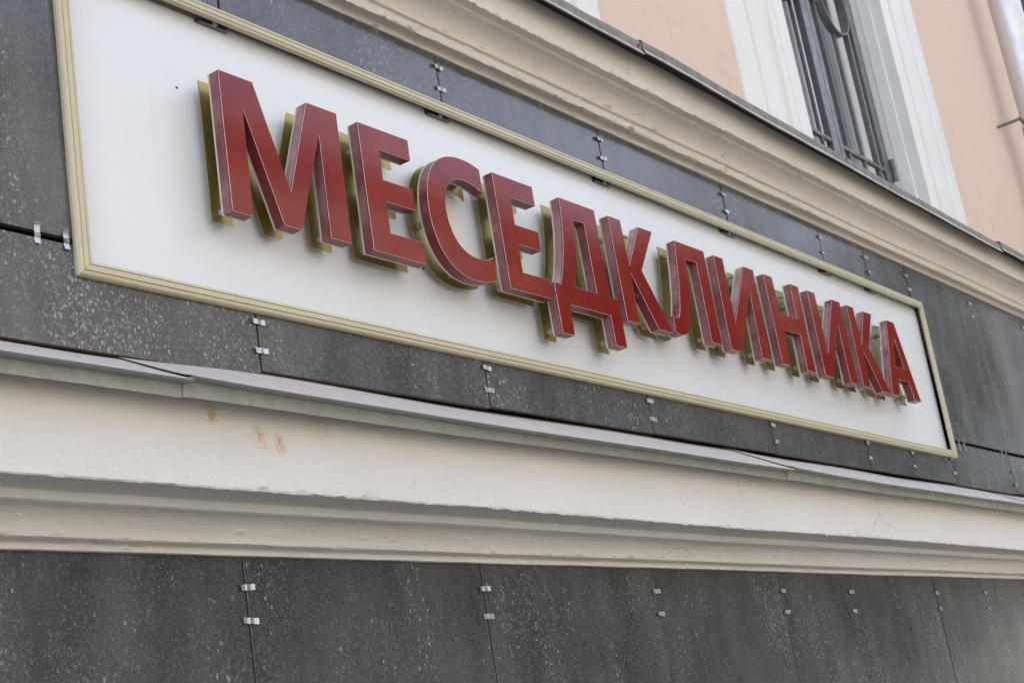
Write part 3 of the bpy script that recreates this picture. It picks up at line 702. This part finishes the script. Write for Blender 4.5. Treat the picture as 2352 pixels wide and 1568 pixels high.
for wi, (key, ch) in enumerate(WORD):
    L = glyph(GL[key])
    face = plate('letter', L, YF, YF+.003, None, S, 30, ch=.0006, mats=[M['red'], M['edge']])
    face['label'] = 'raised dark red letter %s, %s of the sign' % (ch, NTH[wi])
    Ls = [inset(p, .0003) for p in L]
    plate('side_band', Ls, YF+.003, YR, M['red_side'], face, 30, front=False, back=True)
    plate('backing_plate', L, YR+.0002, YB, M['backing'], face, 30)
    plate('gold_plate', L, YG0, YG1, M['gold'], face, 30)
    for (x, z) in SPOTS[key]:
        x *= 1.0064; z *= 1.0064
        MB().tube([(x/1000, YB-.0005, z/1000), (x/1000, YG0+.0002, z/1000)], .0062, 14).build('spacer', M['spacer'], face, 40)
        MB().tube([(x/1000, YG1-.0003, z/1000), (x/1000, .014, z/1000)], .004, 8).build('stud', M['spacer'], face, 40)
    if key in ('K1', 'I1', 'N', 'I2', 'A'):
        x, z = SPOTS[key][-1]; x *= .0010064; z = z*.0010064+.022
        MB().tube([(x-.004, YG0-.0003, z+.003), (x-.005, YG0-.004, z+.006), (x-.003, YG0-.009, z+.002), (x, YG0-.016, z), (x+.003, YB+.001, z+.001)], .0016, 6).build('cable', M['cable'], face, 40)

# ================================================================== trees and the far side of the street
def tree(name, x, y, h, cr, n, label, seed, lean=0):
    r = random.Random(seed); t = empty(name, (x, y, GZ-.15)); tag(t, label, 'tree', 'street trees')
    tb = MB(); base = Vector((x, y, GZ-.17)); top = base+Vector((lean, 0, h*.78)); pts = []; rs = []
    for i in range(9):
        u = i/8; pts.append(base.lerp(top, u)+Vector((nz(u*3, seed, 1), nz(u*3, seed, 2), 0))*.35*u); rs.append(h*.021*(1-u*.85)+.02)
    tb.tube(pts, rs, 9); tips = []
    for k in range(20):
        u = r.uniform(.22, .95); p0 = base.lerp(top, u)+Vector((nz(u*3, seed, 1), nz(u*3, seed, 2), 0))*.35*u; a = r.uniform(0, 6.283); l = cr*r.uniform(.55, 1.0)*(1.15-.6*abs(u-.55))
        e = p0+Vector((math.cos(a)*l, math.sin(a)*l, l*r.uniform(.25, .75))); m = p0.lerp(e, .5)+Vector((0, 0, -.08*l)); tb.tube([p0, m, e], [h*.008*(1.1-u*.6), h*.005, .012], 6); tips += [e, m, p0.lerp(e, .75)]
    tb.build('trunk', M['bark'], t, 60)
    V = []; F = []
    for k in range(n):
        c = tips[r.randrange(len(tips))]+Vector((r.gauss(0, 1), r.gauss(0, 1), r.gauss(0, .8)))*cr*.22
        s = r.uniform(.055, .11)*(2.2 if n > 11000 else 2.0); ax = Vector((r.gauss(0, 1), r.gauss(0, 1), r.gauss(0, 1)-.3)).normalized(); bx = ax.orthogonal().normalized(); bx.rotate(Matrix.Rotation(r.uniform(0, 6.3), 3, ax)); cx = ax.cross(bx)
        b = len(V); V += [c-bx*s, c+cx*s*.45, c+bx*s, c-cx*s*.45]; F.append((b, b+1, b+2, b+3))
    mesh('crown', V, F, M['leaf'], t, recalc=False)
    return t
tree('tree', 23.5, 3.9, 17.5, 4.8, 20000, 'leafy green tree showing past the downpipe beyond the building corner', 3)
for k, (x, y, h, cr, lab) in enumerate([(14.5, -12.7, 8.6, 2.7, 'first street tree of the row across the road'), (19.0, -12.6, 10.2, 3.3, 'second street tree of the row across the road'),
        (24.2, -12.8, 13.2, 3.9, 'third street tree of the row across the road'), (29.6, -12.5, 14.6, 4.3, 'fourth street tree of the row across the road'),
        (35.4, -12.7, 15.6, 4.6, 'fifth street tree of the row across the road'), (42.0, -12.6, 16.5, 5.0, 'sixth street tree of the row across the road')]):
    tree('tree', x, y, h, cr, 10000, lab, 5+k*3)

F_ = empty('far_building', (14, -15, GZ)); tag(F_, 'ochre three storey house across the street', 'building')
x0, x1, yf, zt = -14.0, 44.0, -15.0, GZ+12.55
fb = MB(); WX = [x0+2+i*2.9 for i in range(19)]; WZ = [GZ+1.2, GZ+5.0, GZ+8.9]; ww, wh = 1.2, 1.9
fb.box(x0, x1, yf-9, yf-.35, GZ, zt, 0, 'xXyZ')
xa = [x0]+[v for xw in WX for v in (xw, xw+ww)]+[x1]
for i in range(0, len(xa), 2): fb.box(xa[i], xa[i+1], yf-.35, yf, GZ, zt, 0, 'xXYZ')
for xw in WX:
    zs = [GZ]+[v for z in WZ for v in (z, z+wh)]+[zt]
    for i in range(0, len(zs), 2): fb.box(xw, xw+ww, yf-.35, yf, zs[i], zs[i+1], 0, 'YzZ')
fb.build('wall', M['ochre'], F_)
MB().box(x0-.3, x1+.3, yf-9.3, yf+.45, zt, zt+.35).build('roof', M['roof'], F_)
for xw in WX:
    for z in WZ:
        wn_ = MB().bevbox(xw, xw+.09, yf-.3, yf-.22, z, z+wh, .01).bevbox(xw+ww-.09, xw+ww, yf-.3, yf-.22, z, z+wh, .01).bevbox(xw+.09, xw+ww-.09, yf-.3, yf-.22, z, z+.09, .01).bevbox(xw+.09, xw+ww-.09, yf-.3, yf-.22, z+wh-.09, z+wh, .01).box(xw+ww/2-.03, xw+ww/2+.03, yf-.3, yf-.23, z+.09, z+wh-.09).build('window', M['pvc'], F_)
        MB().box(xw+.09, xw+ww-.09, yf-.285, yf-.28, z+.09, z+wh-.09).build('pane', M['darkpane'], wn_)
